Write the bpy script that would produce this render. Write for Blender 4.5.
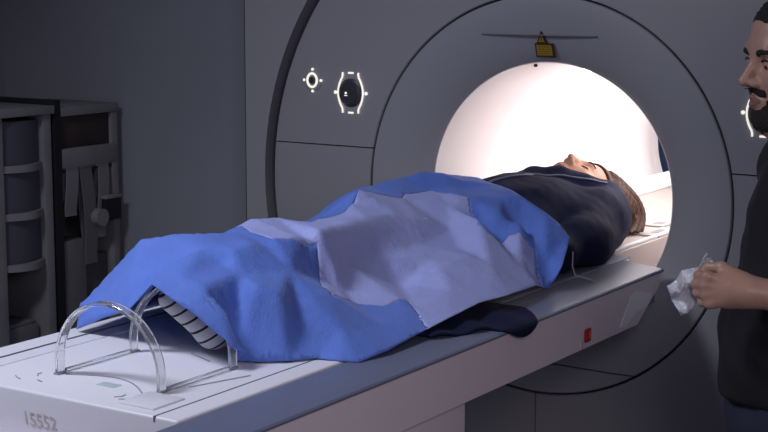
import bpy, bmesh, math, random
import numpy as np
from mathutils import Vector, Matrix, Euler
from mathutils.geometry import delaunay_2d_cdt

for o in list(bpy.data.objects):
    bpy.data.objects.remove(o)
S = bpy.context.scene
COL = S.collection
H = 1.12           # height of the bore axis above the floor
TZ = H - 0.137     # table top
WY = 0.16          # back wall plane
rnd = random.Random(4)

# ------------------------------------------------------------------ camera, world, lights, exposure
cam = bpy.data.objects.new('camera', bpy.data.cameras.new('camera')); COL.objects.link(cam)
yaw, pit, rol = 0.571089, 0.152276, 0.002832
fw = Vector((-math.sin(yaw)*math.cos(pit), math.cos(yaw)*math.cos(pit), -math.sin(pit)))
rt = Vector((math.cos(yaw), math.sin(yaw), 0)); up = rt.cross(fw)
r2 = rt*math.cos(rol)+up*math.sin(rol); u2 = -rt*math.sin(rol)+up*math.cos(rol)
M = Matrix((r2, u2, -fw)).transposed().to_4x4(); M.translation = Vector((1.81045, -3.57466, H+0.5602))
cam.matrix_world = M
cam.data.sensor_width = 36; cam.data.lens = 1527.0/768*36
cam.data.clip_end = 100
S.camera = cam

world = bpy.data.worlds.new('world'); S.world = world; world.use_nodes = True
bg = world.node_tree.nodes['Background']
bg.inputs[0].default_value = (0.62, 0.66, 1.0, 1); bg.inputs[1].default_value = 0.065

def area(name, loc, target, size, power, color, size_y=None, spread=180):
    l = bpy.data.lights.new(name, 'AREA'); l.energy = power; l.color = color; l.size = size
    if size_y: l.shape = 'RECTANGLE'; l.size_y = size_y
    l.spread = math.radians(spread)
    o = bpy.data.objects.new(name, l); COL.objects.link(o); o.location = loc
    o.rotation_euler = (Vector(target)-Vector(loc)).to_track_quat('-Z', 'Y').to_euler()
    return o
area('ceiling_light_foot', (-0.70, -2.3, 2.75), (-0.30, -1.5, 0.98), 0.5, 14.5, (0.82, 0.85, 1.0), 0.5, 115)
area('ceiling_light_side', (2.2, -3.7, 2.5), (0.5, -0.3, 0.9), 0.6, 8, (0.86, 0.84, 0.98), 0.6)
area('panel_fill_light', (1.75, -2.45, 1.75), (0.36, -1.2, 0.85), 0.35, 2.6, (1.0, 0.84, 0.88), 0.35, 120)  # added fill light, brightens the side panel of the table

vs = S.view_settings
vs.view_transform = 'Standard'; vs.look = 'None'; vs.gamma = 1; vs.use_curve_mapping = False
vs.exposure = 0.0

# ------------------------------------------------------------------ materials
def mat(name, col, rough=0.5, bump=0.0, bscale=60, metal=0.0, emit=None, estr=0, vary=0.0, vscale=8,
        trans=0.0, ior=1.45, spec=0.5, sheen=0.0, coat=0.0, alpha=1.0, stretch=None):
    m = bpy.data.materials.new(name); m.use_nodes = True
    nt = m.node_tree; b = nt.nodes['Principled BSDF']
    b.inputs['Base Color'].default_value = (*col, 1); b.inputs['Roughness'].default_value = rough
    b.inputs['Metallic'].default_value = metal; b.inputs['Specular IOR Level'].default_value = spec
    b.inputs['Transmission Weight'].default_value = trans; b.inputs['IOR'].default_value = ior
    b.inputs['Sheen Weight'].default_value = sheen; b.inputs['Coat Weight'].default_value = coat
    b.inputs['Alpha'].default_value = alpha
    if emit:
        b.inputs['Emission Color'].default_value = (*emit, 1); b.inputs['Emission Strength'].default_value = estr
    tc = nt.nodes.new('ShaderNodeTexCoord')
    vec = tc.outputs['Object']
    if stretch:
        mp = nt.nodes.new('ShaderNodeMapping'); mp.inputs['Scale'].default_value = stretch
        nt.links.new(vec, mp.inputs['Vector']); vec = mp.outputs['Vector']
    if vary > 0:
        n = nt.nodes.new('ShaderNodeTexNoise'); n.inputs['Scale'].default_value = vscale; n.inputs['Detail'].default_value = 4
        nt.links.new(vec, n.inputs['Vector'])
        r = nt.nodes.new('ShaderNodeValToRGB')
        r.color_ramp.elements[0].color = (*[c*(1-vary) for c in col], 1); r.color_ramp.elements[0].position = 0.3
        r.color_ramp.elements[1].color = (*[min(1, c*(1+vary)) for c in col], 1); r.color_ramp.elements[1].position = 0.7
        nt.links.new(n.outputs['Fac'], r.inputs['Fac']); nt.links.new(r.outputs['Color'], b.inputs['Base Color'])
    if bump > 0:
        n = nt.nodes.new('ShaderNodeTexNoise'); n.inputs['Scale'].default_value = bscale; n.inputs['Detail'].default_value = 5
        nt.links.new(vec, n.inputs['Vector'])
        bp = nt.nodes.new('ShaderNodeBump'); bp.inputs['Strength'].default_value = bump; bp.inputs['Distance'].default_value = 0.01
        nt.links.new(n.outputs['Fac'], bp.inputs['Height']); nt.links.new(bp.outputs['Normal'], b.inputs['Normal'])
    return m

def stripes(name, c0, c1, scale, thr=0.22):
    m = mat(name, c0, 0.9, 0.15, 300); nt = m.node_tree; b = nt.nodes['Principled BSDF']
    tc = nt.nodes.new('ShaderNodeTexCoord'); w = nt.nodes.new('ShaderNodeTexWave')
    w.wave_type = 'BANDS'; w.bands_direction = 'Y'; w.inputs['Scale'].default_value = scale; w.inputs['Distortion'].default_value = 0.6
    w.inputs['Detail Scale'].default_value = 3
    nt.links.new(tc.outputs['Object'], w.inputs['Vector'])
    r = nt.nodes.new('ShaderNodeValToRGB'); r.color_ramp.interpolation = 'CONSTANT'
    r.color_ramp.elements[0].color = (*c1, 1); r.color_ramp.elements[1].color = (*c0, 1); r.color_ramp.elements[1].position = thr
    nt.links.new(w.outputs['Fac'], r.inputs['Fac']); nt.links.new(r.outputs['Color'], b.inputs['Base Color'])
    return m

MT = dict(
    wall=mat('wall_paint', (0.26, 0.27, 0.30), 0.75, 0.05, 90, vary=0.04, vscale=3),
    floor=mat('floor_vinyl', (0.30, 0.30, 0.33), 0.4, 0.02, 40, vary=0.08, vscale=6),
    cover=mat('scanner_plastic', (0.325, 0.32, 0.34), 0.42, 0.02, 500),
    ring=mat('ring_plastic', (0.335, 0.335, 0.36), 0.38, 0.02, 500),
    bore=mat('bore_liner', (0.86, 0.82, 0.83), 0.5),
    dark=mat('dark_gap', (0.02, 0.02, 0.025), 0.7),
    slot=mat('grey_slot', (0.20, 0.20, 0.22), 0.5),
    lamp=mat('bore_lamp', (1, 1, 1), 0.5, emit=(1.0, 0.93, 0.92), estr=10),
    glow=mat('backlit_marking', (0.9, 0.88, 0.8), 0.4, emit=(1.0, 0.93, 0.82), estr=0.8),
    knob=mat('dark_knob', (0.05, 0.05, 0.065), 0.4),
    yellow=mat('sign_yellow', (0.38, 0.24, 0.02), 0.5),
    signdark=mat('sign_dark', (0.05, 0.03, 0.012), 0.5),
    table=mat('table_white', (0.78, 0.78, 0.84), 0.38, 0.01, 400),
    rail=mat('rail_grey_blue', (0.15, 0.17, 0.25), 0.42, spec=0.4),
    panel=mat('side_panel_pale', (0.80, 0.71, 0.78), 0.45, 0.02, 300),
    line=mat('groove_grey', (0.13, 0.13, 0.15), 0.6),
    mark=mat('printed_mark', (0.30, 0.32, 0.36), 0.6),
    greentag=mat('greenish_tag', (0.48, 0.58, 0.58), 0.5),
    sign=mat('tan_lettering', (0.52, 0.48, 0.46), 0.6),
    red=mat('red_plastic', (0.45, 0.02, 0.015), 0.3),
    palepatch=mat('patch_white', (0.92, 0.90, 0.95), 0.5),
    acrylic=mat('clear_acrylic', (0.97, 0.98, 1.0), 0.05, trans=0.9, ior=1.42, spec=0.6),
    blue=mat('drape_blue', (0.11, 0.21, 0.66), 0.75, 0.25, 260, vary=0.07, vscale=14, sheen=0.1),
    pale=mat('drape_pale', (0.38, 0.43, 0.80), 0.75, 0.25, 260, vary=0.04, vscale=14, sheen=0.05),
    navy=mat('navy_fabric', (0.010, 0.013, 0.045), 0.8, 0.2, 240, spec=0.18),
    piping=mat('grey_piping', (0.16, 0.17, 0.24), 0.45),
    cord=mat('pale_cord', (0.45, 0.45, 0.52), 0.7),
    denim=mat('dark_denim', (0.018, 0.022, 0.045), 0.8, 0.25, 300, vary=0.15, vscale=30),
    tee=mat('black_cotton', (0.006, 0.006, 0.009), 0.85, 0.2, 220),
    skinw=mat('skin_warm', (0.52, 0.27, 0.18), 0.45, 0.06, 300, vary=0.05, vscale=20),
    skinm=mat('skin_tan', (0.42, 0.25, 0.19), 0.42, 0.08, 300, vary=0.06, vscale=25),
    lips=mat('lip_skin', (0.36, 0.13, 0.10), 0.4),
    lipm=mat('lip_skin_tan', (0.22, 0.10, 0.085), 0.45),
    hairw=mat('brown_hair', (0.050, 0.019, 0.008), 0.55, 0.5, 120, spec=0.3, vary=0.35, vscale=60, stretch=(3, 0.4, 0.6)),
    hairm=mat('black_hair', (0.010, 0.008, 0.008), 0.55, 0.7, 220),
    beard=mat('black_beard', (0.018, 0.012, 0.010), 0.75, 0.8, 300),
    eyew=mat('eye_white', (0.28, 0.26, 0.25), 0.35), iris=mat('eye_dark', (0.02, 0.012, 0.008), 0.15),
    lash=mat('dark_lash', (0.02, 0.012, 0.010), 0.7), nail=mat('fingernail', (0.45, 0.28, 0.22), 0.3),
    sock=stripes('striped_knit', (0.58, 0.56, 0.60), (0.015, 0.015, 0.02), 11.5, 0.20),
    shoe=mat('dark_shoe', (0.02, 0.02, 0.022), 0.6),
    wrap=mat('white_film', (0.82, 0.86, 0.93), 0.22, 0.25, 60, trans=0.25, spec=0.7),
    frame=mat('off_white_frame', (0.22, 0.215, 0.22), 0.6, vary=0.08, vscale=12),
    binm=mat('dark_bin', (0.075, 0.075, 0.10), 0.55), brown=mat('dark_brown_panel', (0.045, 0.032, 0.030), 0.6, vary=0.2, vscale=10),
    strap=mat('grey_strap', (0.22, 0.21, 0.22), 0.8, 0.2, 200), strapd=mat('grey_strap_dim', (0.15, 0.145, 0.155), 0.8, 0.2, 200),
    black=mat('black_plastic', (0.012, 0.012, 0.014), 0.5), card=mat('grey_carton', (0.16, 0.155, 0.16), 0.8, vary=0.1, vscale=15),
)

# ------------------------------------------------------------------ object helpers
def link(name, me, m=None, parent=None, smooth=False):
    o = bpy.data.objects.new(name, me); COL.objects.link(o)
    if m is not None:
        for mm in (m if isinstance(m, (list, tuple)) else [m]): me.materials.append(mm)
    if smooth:
        for p in me.polygons: p.use_smooth = True
    if parent is not None:
        o.parent = parent
        o.matrix_parent_inverse = Matrix.Translation(parent.location).inverted() if parent.rotation_euler == Euler((0, 0, 0)) else parent.matrix_basis.inverted()
    return o
def obj(name, bm, m, parent=None, smooth=False, recalc=True):
    if recalc: bmesh.ops.recalc_face_normals(bm, faces=bm.faces)
    me = bpy.data.meshes.new(name); bm.to_mesh(me); bm.free()
    return link(name, me, m, parent, smooth)
def auto(o, ang=35):
    for p in o.data.polygons: p.use_smooth = True
    o.data.set_sharp_from_angle(angle=math.radians(ang))
    return o
def thing(name, label, cat, loc=(0, 0, 0), group=None):
    o = bpy.data.objects.new(name, None); COL.objects.link(o); o.location = loc; o.empty_display_size = 0.05
    return tag(o, label, cat, group)
def tag(o, label, cat, group=None):
    o['label'] = label; o['category'] = cat
    if group: o['group'] = group
    return o
def struct(o):
    o['kind'] = 'structure'; return o
def bx(bm, x0, x1, y0, y1, z0, z1, bev=0.0, seg=2, mtx=None):
    v = [bm.verts.new((x, y, z)) for x in (x0, x1) for y in (y0, y1) for z in (z0, z1)]
    if mtx:
        for q in v: q.co = mtx @ q.co
    fs = [bm.faces.new([v[i] for i in f]) for f in ((0, 1, 3, 2), (4, 6, 7, 5), (0, 4, 5, 1), (2, 3, 7, 6), (0, 2, 6, 4), (1, 5, 7, 3))]
    if bev > 0:
        es = list({e for f in fs for e in f.edges})
        bmesh.ops.recalc_face_normals(bm, faces=fs)
        bmesh.ops.bevel(bm, geom=es, offset=bev, segments=seg, affect='EDGES', profile=0.5)
def box(name, m, parent, x0, x1, y0, y1, z0, z1, bev=0.0, seg=2, mtx=None):
    bm = bmesh.new(); bx(bm, x0, x1, y0, y1, z0, z1, bev, seg, mtx)
    return auto(obj(name, bm, m, parent))
def prism(bm, pts, y0, y1, axis='y'):
    """extrude a 2D outline; axis y: (x,z) outline, axis x: (y,z), axis z: (x,y)"""
    def P(a, b, c): return {'y': (a, c, b), 'x': (c, a, b), 'z': (a, b, c)}[axis]
    A = [bm.verts.new(P(a, b, y0)) for a, b in pts]; B = [bm.verts.new(P(a, b, y1)) for a, b in pts]
    n = len(pts)
    bm.faces.new(A); bm.faces.new(B[::-1])
    for i in range(n): bm.faces.new((A[i], B[i], B[(i+1) % n], A[(i+1) % n]))
def tube(bm, pts, r, n=8, caps=True, flat=1.0):
    pts = [Vector(p) for p in pts]; rings = []; prev = None
    for i, p in enumerate(pts):
        t = (pts[min(i+1, len(pts)-1)]-pts[max(i-1, 0)]).normalized()
        if prev is None:
            a = Vector((0, 0, 1)) if abs(t.z) < 0.9 else Vector((1, 0, 0))
            nrm = (a-t*a.dot(t)).normalized()
        else: nrm = (prev-t*prev.dot(t)).normalized()
        prev = nrm; b = t.cross(nrm); rr = r[i] if isinstance(r, (list, tuple)) else r
        rings.append([bm.verts.new(p+(nrm*math.cos(2*math.pi*k/n)*flat+b*math.sin(2*math.pi*k/n))*rr) for k in range(n)])
    for a, b in zip(rings, rings[1:]):
        for k in range(n): bm.faces.new((a[k], a[(k+1) % n], b[(k+1) % n], b[k]))
    if caps: bm.faces.new(rings[0][::-1]); bm.faces.new(rings[-1])
def revolve(bm, prof, n=128, closed=True, a0=0.0, a1=2*math.pi):
    """profile of (radius, y) turned round the bore axis"""
    full = abs(a1-a0-2*math.pi) < 1e-6
    cnt = n if full else n+1
    rings = [[bm.verts.new((r*math.cos(a0+(a1-a0)*k/n), y, H+r*math.sin(a0+(a1-a0)*k/n))) for r, y in prof] for k in range(cnt)]
    m = len(prof)
    for k in range(n):
        A, B = rings[k], rings[(k+1) % cnt]
        for j in range(m if closed else m-1): bm.faces.new((A[j], A[(j+1) % m], B[(j+1) % m], B[j]))
    if not full and closed:
        bm.faces.new(rings[0]); bm.faces.new(rings[-1][::-1])
def cut(bm, co, no):
    """keep the side the normal points away from, close the cut"""
    g = bmesh.ops.bisect_plane(bm, geom=bm.verts[:]+bm.edges[:]+bm.faces[:], plane_co=co, plane_no=no, clear_outer=True)
    es = [e for e in g['geom_cut'] if isinstance(e, bmesh.types.BMEdge)]
    bmesh.ops.holes_fill(bm, edges=[e for e in bm.edges if e.is_boundary], sides=0)
def solidify(o, t, offset=-1):
    md = o.modifiers.new('Solidify', 'SOLIDIFY'); md.thickness = t; md.offset = offset
    return o

# ------------------------------------------------------------------ signed distance bodies
class Field:
    """smooth union of rounded shapes sampled on a rectilinear grid, meshed with surface nets"""
    def __init__(s, ax, ay, az):
        s.ax = [np.asarray(a, dtype=np.float32) for a in (ax, ay, az)]
        s.d = np.full([len(a) for a in s.ax], 0.2, np.float32)
    def win(s, lo, hi):
        sl = []
        for k in range(3):
            a = s.ax[k]; i = max(0, np.searchsorted(a, lo[k])-1); j = min(len(a), np.searchsorted(a, hi[k])+1)
            if j-i < 1: return None, None
            sl.append(slice(i, j))
        g = np.meshgrid(*[s.ax[k][sl[k]] for k in range(3)], indexing='ij', sparse=True)
        return tuple(sl), g
    def put(s, sl, e, k, op):
        d = s.d[sl]
        if op == 'add':
            h = np.clip(0.5+0.5*(d-e)/k, 0, 1); s.d[sl] = d*(1-h)+e*h-k*h*(1-h)
        elif op == 'sub':
            h = np.clip(0.5-0.5*(d+e)/k, 0, 1); s.d[sl] = d*(1-h)-e*h+k*h*(1-h)
    def cap(s, a, b, ra, rb=None, k=0.01, op='add', flat=None):
        rb = ra if rb is None else rb
        a = np.array(a, np.float64); b = np.array(b, np.float64); R = max(ra, rb)+k*2+0.012
        sl, g = s.win(np.minimum(a, b)-R, np.maximum(a, b)+R)
        if sl is None: return
        ba = b-a; L = max(ba@ba, 1e-9)
        px, py, pz = g[0]-a[0], g[1]-a[1], g[2]-a[2]
        t = np.clip((px*ba[0]+py*ba[1]+pz*ba[2])/L, 0, 1)
        d = np.sqrt((px-t*ba[0])**2+(py-t*ba[1])**2+(pz-t*ba[2])**2)-(ra+(rb-ra)*t)
        s.put(sl, d.astype(np.float32), k, op)
    def ell(s, c, r, k=0.01, fr=None, op='add'):
        c = np.array(c, np.float64); R = max(r)+k*2+0.012
        sl, g = s.win(c-R, c+R)
        if sl is None: return
        px, py, pz = g[0]-c[0], g[1]-c[1], g[2]-c[2]
        if fr is None: q = (px, py, pz)
        else: q = [px*fr[i][0]+py*fr[i][1]+pz*fr[i][2] for i in range(3)]
        k0 = np.sqrt((q[0]/r[0])**2+(q[1]/r[1])**2+(q[2]/r[2])**2)
        k1 = np.sqrt((q[0]/r[0]**2)**2+(q[1]/r[1]**2)**2+(q[2]/r[2]**2)**2)+1e-6
        s.put(sl, (k0*(k0-1)/k1).astype(np.float32), k, op)
    def plane(s, co, no, k=None):
        """cut away everything on the side the normal points to"""
        g = np.meshgrid(*s.ax, indexing='ij', sparse=True)
        e = ((g[0]-co[0])*no[0]+(g[1]-co[1])*no[1]+(g[2]-co[2])*no[2]).astype(np.float32)
        s.d = np.maximum(s.d, e)
    def noise(s, amp, freq, seed=0):
        r = np.random.RandomState(seed); g = np.meshgrid(*s.ax, indexing='ij', sparse=True)
        for i in range(5):
            w = r.normal(size=3)*freq; ph = r.rand()*6.28
            s.d += (amp*np.sin(g[0]*w[0]+g[1]*w[1]+g[2]*w[2]+ph)).astype(np.float32)
    def mesh(s):
        d = s.d.copy(); d[0] = d[-1] = 0.1; d[:, 0] = d[:, -1] = 0.1; d[:, :, 0] = d[:, :, -1] = 0.1
        neg = d < 0
        nx, ny, nz = d.shape
        cs = np.zeros((nx-1, ny-1, nz-1), np.int8)
        for i in (0, 1):
            for j in (0, 1):
                for k in (0, 1): cs += neg[i:nx-1+i, j:ny-1+j, k:nz-1+k]
        act = (cs > 0) & (cs < 8); idx = np.argwhere(act)
        vid = np.full(act.shape, -1, np.int64); vid[act] = np.arange(len(idx))
        acc = np.zeros((len(idx), 3)); cnt = np.zeros(len(idx))
        I, J, K = idx.T
        X, Y, Z = s.ax
        for axis in range(3):
            for u in (0, 1):
                for v in (0, 1):
                    o0 = [0, 0, 0]; oth = [q for q in range(3) if q != axis]; o0[oth[0]] = u; o0[oth[1]] = v
                    o1 = list(o0); o1[axis] = 1
                    d0 = d[I+o0[0], J+o0[1], K+o0[2]]; d1 = d[I+o1[0], J+o1[1], K+o1[2]]
                    c = (d0 < 0) != (d1 < 0); t = np.where(c, d0/np.where(c, d0-d1, 1), 0)
                    p0 = np.stack([X[I+o0[0]], Y[J+o0[1]], Z[K+o0[2]]], 1); p1 = np.stack([X[I+o1[0]], Y[J+o1[1]], Z[K+o1[2]]], 1)
                    acc[c] += (p0+(p1-p0)*t[:, None])[c]; cnt[c] += 1
        V = acc/cnt[:, None]
        F = []
        for axis in range(3):
            a = [slice(1, -1)]*3; b = [slice(1, -1)]*3
            a[axis] = slice(0, d.shape[axis]-1); b[axis] = slice(1, d.shape[axis])
            n0 = neg[tuple(a)]; n1 = neg[tuple(b)]; e = np.argwhere(n0 != n1)
            if not len(e): continue
            flip = n0[tuple(e.T)]
            off = np.array([1, 1, 1]); off[axis] = 0; e = e+off
            u, v = [(1, 2), (2, 0), (0, 1)][axis]
            def at(du, dv):
                q = e.copy(); q[:, u] -= du; q[:, v] -= dv; return vid[tuple(q.T)]
            q = np.stack([at(1, 1), at(0, 1), at(0, 0), at(1, 0)], 1)
            q[~flip] = q[~flip][:, ::-1]; F.append(q)
        return V, np.concatenate(F)
    def build(s, name, m, parent=None, relax=1):
        V, F = s.mesh()
        for _ in range(relax):
            A = np.zeros_like(V); c = np.zeros(len(V))
            for i in range(4):
                np.add.at(A, F[:, i], V[F[:, (i+1) % 4]]); np.add.at(c, F[:, i], 1)
                np.add.at(A, F[:, i], V[F[:, (i-1) % 4]]); np.add.at(c, F[:, i], 1)
            V = V*0.5+0.5*A/np.maximum(c, 1)[:, None]
        me = bpy.data.meshes.new(name); me.from_pydata(V.tolist(), [], F.tolist()); me.update()
        return link(name, me, m, parent, True)
def grid(lo, hi, step): return np.arange(lo, hi+step, step)
def mixed(lo, hi, coarse, fine):
    """axis with coarse steps and finer steps inside the listed intervals"""
    out = [lo]
    while out[-1] < hi:
        x = out[-1]; out.append(x+next((st for a, b, st in fine if a <= x < b), coarse))
    return np.array(out)

class Frame:
    """local frame: forward, left, up; p(f,l,u) gives a world point"""
    def __init__(s, o, f, u, sc=1.0):
        s.o = np.array(o, float); f = np.array(f, float); f /= np.linalg.norm(f)
        u = np.array(u, float); u -= f*(u@f); u /= np.linalg.norm(u)
        s.f, s.u, s.l, s.sc = f, u, np.cross(u, f), sc
        s.R = (s.f, s.l, s.u)
    def p(s, f, l, u): return s.o+(s.f*f+s.l*l+s.u*u)*s.sc

def head(F, fr, closed_eyes=False, grow=0.0, nose=1.0, fem=False):
    sc = fr.sc
    def E(c, r, k=0.012, op='add'): F.ell(fr.p(*c), [(q+grow)*sc for q in r], k*sc, fr.R, op)
    def K(a, b, ra, rb=None, k=0.01, op='add'): F.cap(fr.p(*a), fr.p(*b), (ra+grow)*sc, ((ra if rb is None else rb)+grow)*sc, k*sc, op)
    E((-0.012, 0, 0.035), (0.097, 0.076, 0.086))
    E((0.030, 0, -0.030), (0.060, 0.060, 0.085), 0.03)
    if not fem: E((0.052, 0, 0.052), (0.037, 0.052, 0.040), 0.025)
    E((0.058, 0, -0.098), (0.024, 0.026, 0.020), 0.025)
    for s in (-1, 1):
        K((0.0, s*0.052, -0.058), (0.055, s*0.018, -0.102), 0.016, 0.014, 0.025)
        E((0.056, s*0.042, -0.024), (0.026, 0.024, 0.024), 0.025)
    K((0.080, -0.030, 0.022), (0.080, 0.030, 0.022), 0.013 if not fem else 0.010, None, 0.02)
    if grow == 0:
        for s in (-1, 1):
            E((0.096, s*0.031, 0.001), (0.016, 0.017, 0.012), 0.012, 'sub')
            E((0.0745, s*0.031, 0.001), (0.0135, 0.0145, 0.012), 0.004)
            if closed_eyes: K((0.087, s*0.020, -0.003), (0.083, s*0.043, -0.003), 0.003, None, 0.004)
    K((0.083, 0, 0.016), (0.083+0.027*nose, 0, -0.030), 0.0075, 0.0095, 0.012)
    for s in (-1, 1): E((0.094, s*0.011, -0.034), (0.011, 0.009, 0.008), 0.007)
    if grow == 0:
        for s in (-1, 1):
            K((0.0915, 0, -0.0585), (0.082, s*0.021, -0.0635), 0.0058, 0.003, 0.006)
            K((0.0905, 0, -0.0705), (0.081, s*0.019, -0.0665), 0.0068, 0.003, 0.006)
        K((0.099, -0.018, -0.0645), (0.099, 0.018, -0.0645), 0.0035, None, 0.003, 'sub')
        for s in (-1, 1):
            E((-0.012, s*0.077, -0.002), (0.019, 0.008, 0.031), 0.004)
            E((-0.006, s*0.085, 0.002), (0.009, 0.006, 0.018), 0.004, 'sub')
            K((-0.002, s*0.076, -0.030), (-0.004, s*0.074, -0.022), 0.006, None, 0.004)

# ------------------------------------------------------------------ the room
floor = struct(box('floor', MT['floor'], None, -2.4, 3.2, -4.6, 4.0, -0.06, 0))
struct(box('wall_back', MT['wall'], None, -2.4, -0.985, WY, WY+0.1, 0, 2.7))
struct(box('wall_left', MT['wall'], None, -2.4, -2.15, -4.6, WY, 0, 2.7))
struct(box('wall_rear', mat('rear_room_wall', (0.30, 0.42, 0.70), 0.7), None, -2.4, 3.2, 3.6, 3.7, 0, 2.7))
struct(box('shadow_gap_strip', MT['dark'], None, -0.985, -0.973, 0.012, WY+0.06, 0, 2.7))  # dark fill painted in for the shadow gap at the surround's edge
struct(box('trim_2', mat('pale_wall_strip', (0.345, 0.36, 0.40), 0.7), None, -1.075, -0.985, WY-0.012, WY, 0, 2.7, 0.003))
def surround():
    bm = bmesh.new(); n = 128; R = 0.904; x0, x1, z0, z1 = -0.973, 2.6, 0.0, 2.7
    A = []
    for k in range(n):
        a = 2*math.pi*k/n; c, s = math.cos(a), math.sin(a)
        t = min((x1/c if c > 1e-9 else x0/c if c < -1e-9 else 1e9), ((z1-H)/s if s > 1e-9 else (z0-H)/s if s < -1e-9 else 1e9))
        A.append(((R*c, H+R*s), (t*c, H+t*s)))
    for cx, cz in ((x0, z0), (x0, z1), (x1, z0), (x1, z1)):    # snap the nearest outer point onto each corner
        k = min(range(n), key=lambda i: (A[i][1][0]-cx)**2+(A[i][1][1]-cz)**2); A[k] = (A[k][0], (cx, cz))
    V = [[bm.verts.new((p[0], y, p[1])) for p in q for y in (0.0, 0.12)] for q in A]
    for k in range(n):
        a, b = V[k], V[(k+1) % n]
        bm.faces.new((a[0], b[0], b[2], a[2])); bm.faces.new((a[1], a[3], b[3], b[1]))
        bm.faces.new((a[0], a[1], b[1], b[0])); bm.faces.new((a[2], b[2], b[3], a[3]))
    return auto(obj('wall_front', bm, MT['cover']), 30)
struct(surround())

# ------------------------------------------------------------------ the scanner
sc_ = thing('mri_scanner', 'large grey ring-shaped scanner with brightly lit round bore, built into the wall', 'scanner', (0, 0.0, 0))
def lathe(bm, cx, cz, prof, n=32, sx=1.0, sz=1.0):
    rings = [[bm.verts.new((cx+sx*r*math.cos(2*math.pi*k/n), y, cz+sz*r*math.sin(2*math.pi*k/n))) for k in range(n)] for r, y in prof]
    for a, b in zip(rings, rings[1:]):
        for k in range(n): bm.faces.new((a[k], a[(k+1) % n], b[(k+1) % n], b[k]))
    bm.faces.new(rings[0]); bm.faces.new(rings[-1])
cover_prof = [(0.5325, 0.002), (0.535, -0.0005), (0.86, -0.0005), (0.870, 0.003), (0.875, 0.012), (0.875, 0.11), (0.5325, 0.11)]
def cover(cuts):
    bm = bmesh.new(); revolve(bm, cover_prof, 160)
    for co, no in cuts: cut(bm, co, no)
    return auto(obj('front_cover', bm, MT['cover'], sc_), 25)
zs = H+0.098; g = 0.0018
cover([((0, 0, zs+g), (0, 0, -1))])
cover([((0, 0, zs-g), (0, 0, 1)), ((-g, 0, 0), (1, 0, 0))])
cover([((0, 0, zs-g), (0, 0, 1)), ((g, 0, 0), (-1, 0, 0))])
bm = bmesh.new(); revolve(bm, [(0.345+0.02, 0.115), (0.93, 0.115), (0.93, 0.14), (0.345+0.02, 0.14)], 96)
auto(obj('inner_frame', bm, MT['dark'], sc_))
ring_prof = [(0.5270, 0.003), (0.5245, 0.0), (0.50, -0.002), (0.47, 0.001), (0.44, 0.007), (0.41, 0.0165), (0.385, 0.028), (0.366, 0.039), (0.355, 0.0475),
             (0.3525, 0.052), (0.3525, 0.11), (0.527, 0.11)]
for hi in (True, False):
    bm = bmesh.new(); revolve(bm, ring_prof, 160)
    zc = H-0.446
    cut(bm, (0, 0, zc+g if hi else zc-g), (0, 0, -1) if hi else (0, 0, 1))
    auto(obj('funnel_ring' if hi else 'lower_trim_panel', bm, MT['ring'], sc_), 30)
bm = bmesh.new(); revolve(bm, [(0.3515, 0.05), (0.349, 0.12), (0.347, 0.25), (0.347, 1.50), (0.352, 1.58), (0.375, 1.64), (0.375, 1.66), (0.36, 1.66), (0.36, 0.05)], 128)
auto(obj('bore_liner', bm, MT['bore'], sc_), 30)
for a, y0, y1 in ((62, 0.60, 1.45), (90, 0.60, 1.45), (118, 0.60, 1.45), (28, 0.12, 1.45), (47, 0.22, 1.45)):   # light strips along the bore
    bm = bmesh.new(); revolve(bm, [(0.3465, y0), (0.3465, y1), (0.342, y1-0.01), (0.342, y0+0.01)], 6, True, math.radians(a-4), math.radians(a+4))
    obj('bore_lamp', bm, MT['lamp'], sc_)
# ledge along the bore wall beside the bed
for s in (-1,):
    bm = bmesh.new(); tube(bm, [(s*0.240, 0.30, TZ+0.004), (s*0.240, 1.60, TZ+0.004)], 0.034, 20)
    auto(obj('bore_ledge', bm, MT['bore'], sc_), 40)
box('crease_strip', MT['slot'], sc_, -0.18, 0.155, -0.003, 0.02, H+0.4225, H+0.4255, 0.001)  # thin grey strip drawing the crease above the bore
# warning sign: triangle over a rectangle, lying on the funnel
def sign():
    pm = bmesh.new(); ym = bmesh.new()
    def P(x, z): return (x, 0.0175-(z-0.385-H)*0.30-0.002, z)
    def pl(b, pts, off):
        A = [b.verts.new((x, P(x, z)[1]-off, z)) for x, z in pts]; Bk = [b.verts.new((x, P(x, z)[1]+0.006, z)) for x, z in pts]
        n = len(pts); b.faces.new(A); b.faces.new(Bk[::-1])
        for i in range(n): b.faces.new((A[i], Bk[i], Bk[(i+1) % n], A[(i+1) % n]))
    z = H+0.372
    pl(pm, [(-0.026, z-0.006), (0.027, z-0.006), (0.025, z+0.031), (-0.027, z+0.031)], 0.0)
    pl(pm, [(-0.021, z+0.0305), (0.010, z+0.0305), (-0.0055, z+0.062)], 0.0)
    pl(ym, [(-0.0215, z-0.001), (0.0225, z-0.001), (0.0205, z+0.026), (-0.0225, z+0.026)], 0.0012)
    pl(ym, [(-0.0145, z+0.034), (0.0035, z+0.034), (-0.0055, z+0.053)], 0.0012)
    o = obj('warning_sign', pm, MT['signdark'], sc_)
    obj('yellow_field', ym, MT['yellow'], o)
    m2 = bmesh.new(); pl(m2, [(-0.0065, z+0.037), (-0.0045, z+0.037), (-0.0045, z+0.047), (-0.0065, z+0.047)], 0.002)
    for i in range(4): pl(m2, [(-0.018, z+0.003+i*0.006), (0.016, z+0.003+i*0.006), (0.016, z+0.0042+i*0.006), (-0.018, z+0.0042+i*0.006)], 0.002)
    obj('sign_text', m2, MT['signdark'], o)
sign()
bm = bmesh.new(); lathe(bm, -0.042, H+0.3425, [(0.0045, 0.052), (0.0045, 0.045), (0.003, 0.043)], 12); auto(obj('rim_screw', bm, MT['dark'], sc_))
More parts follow.
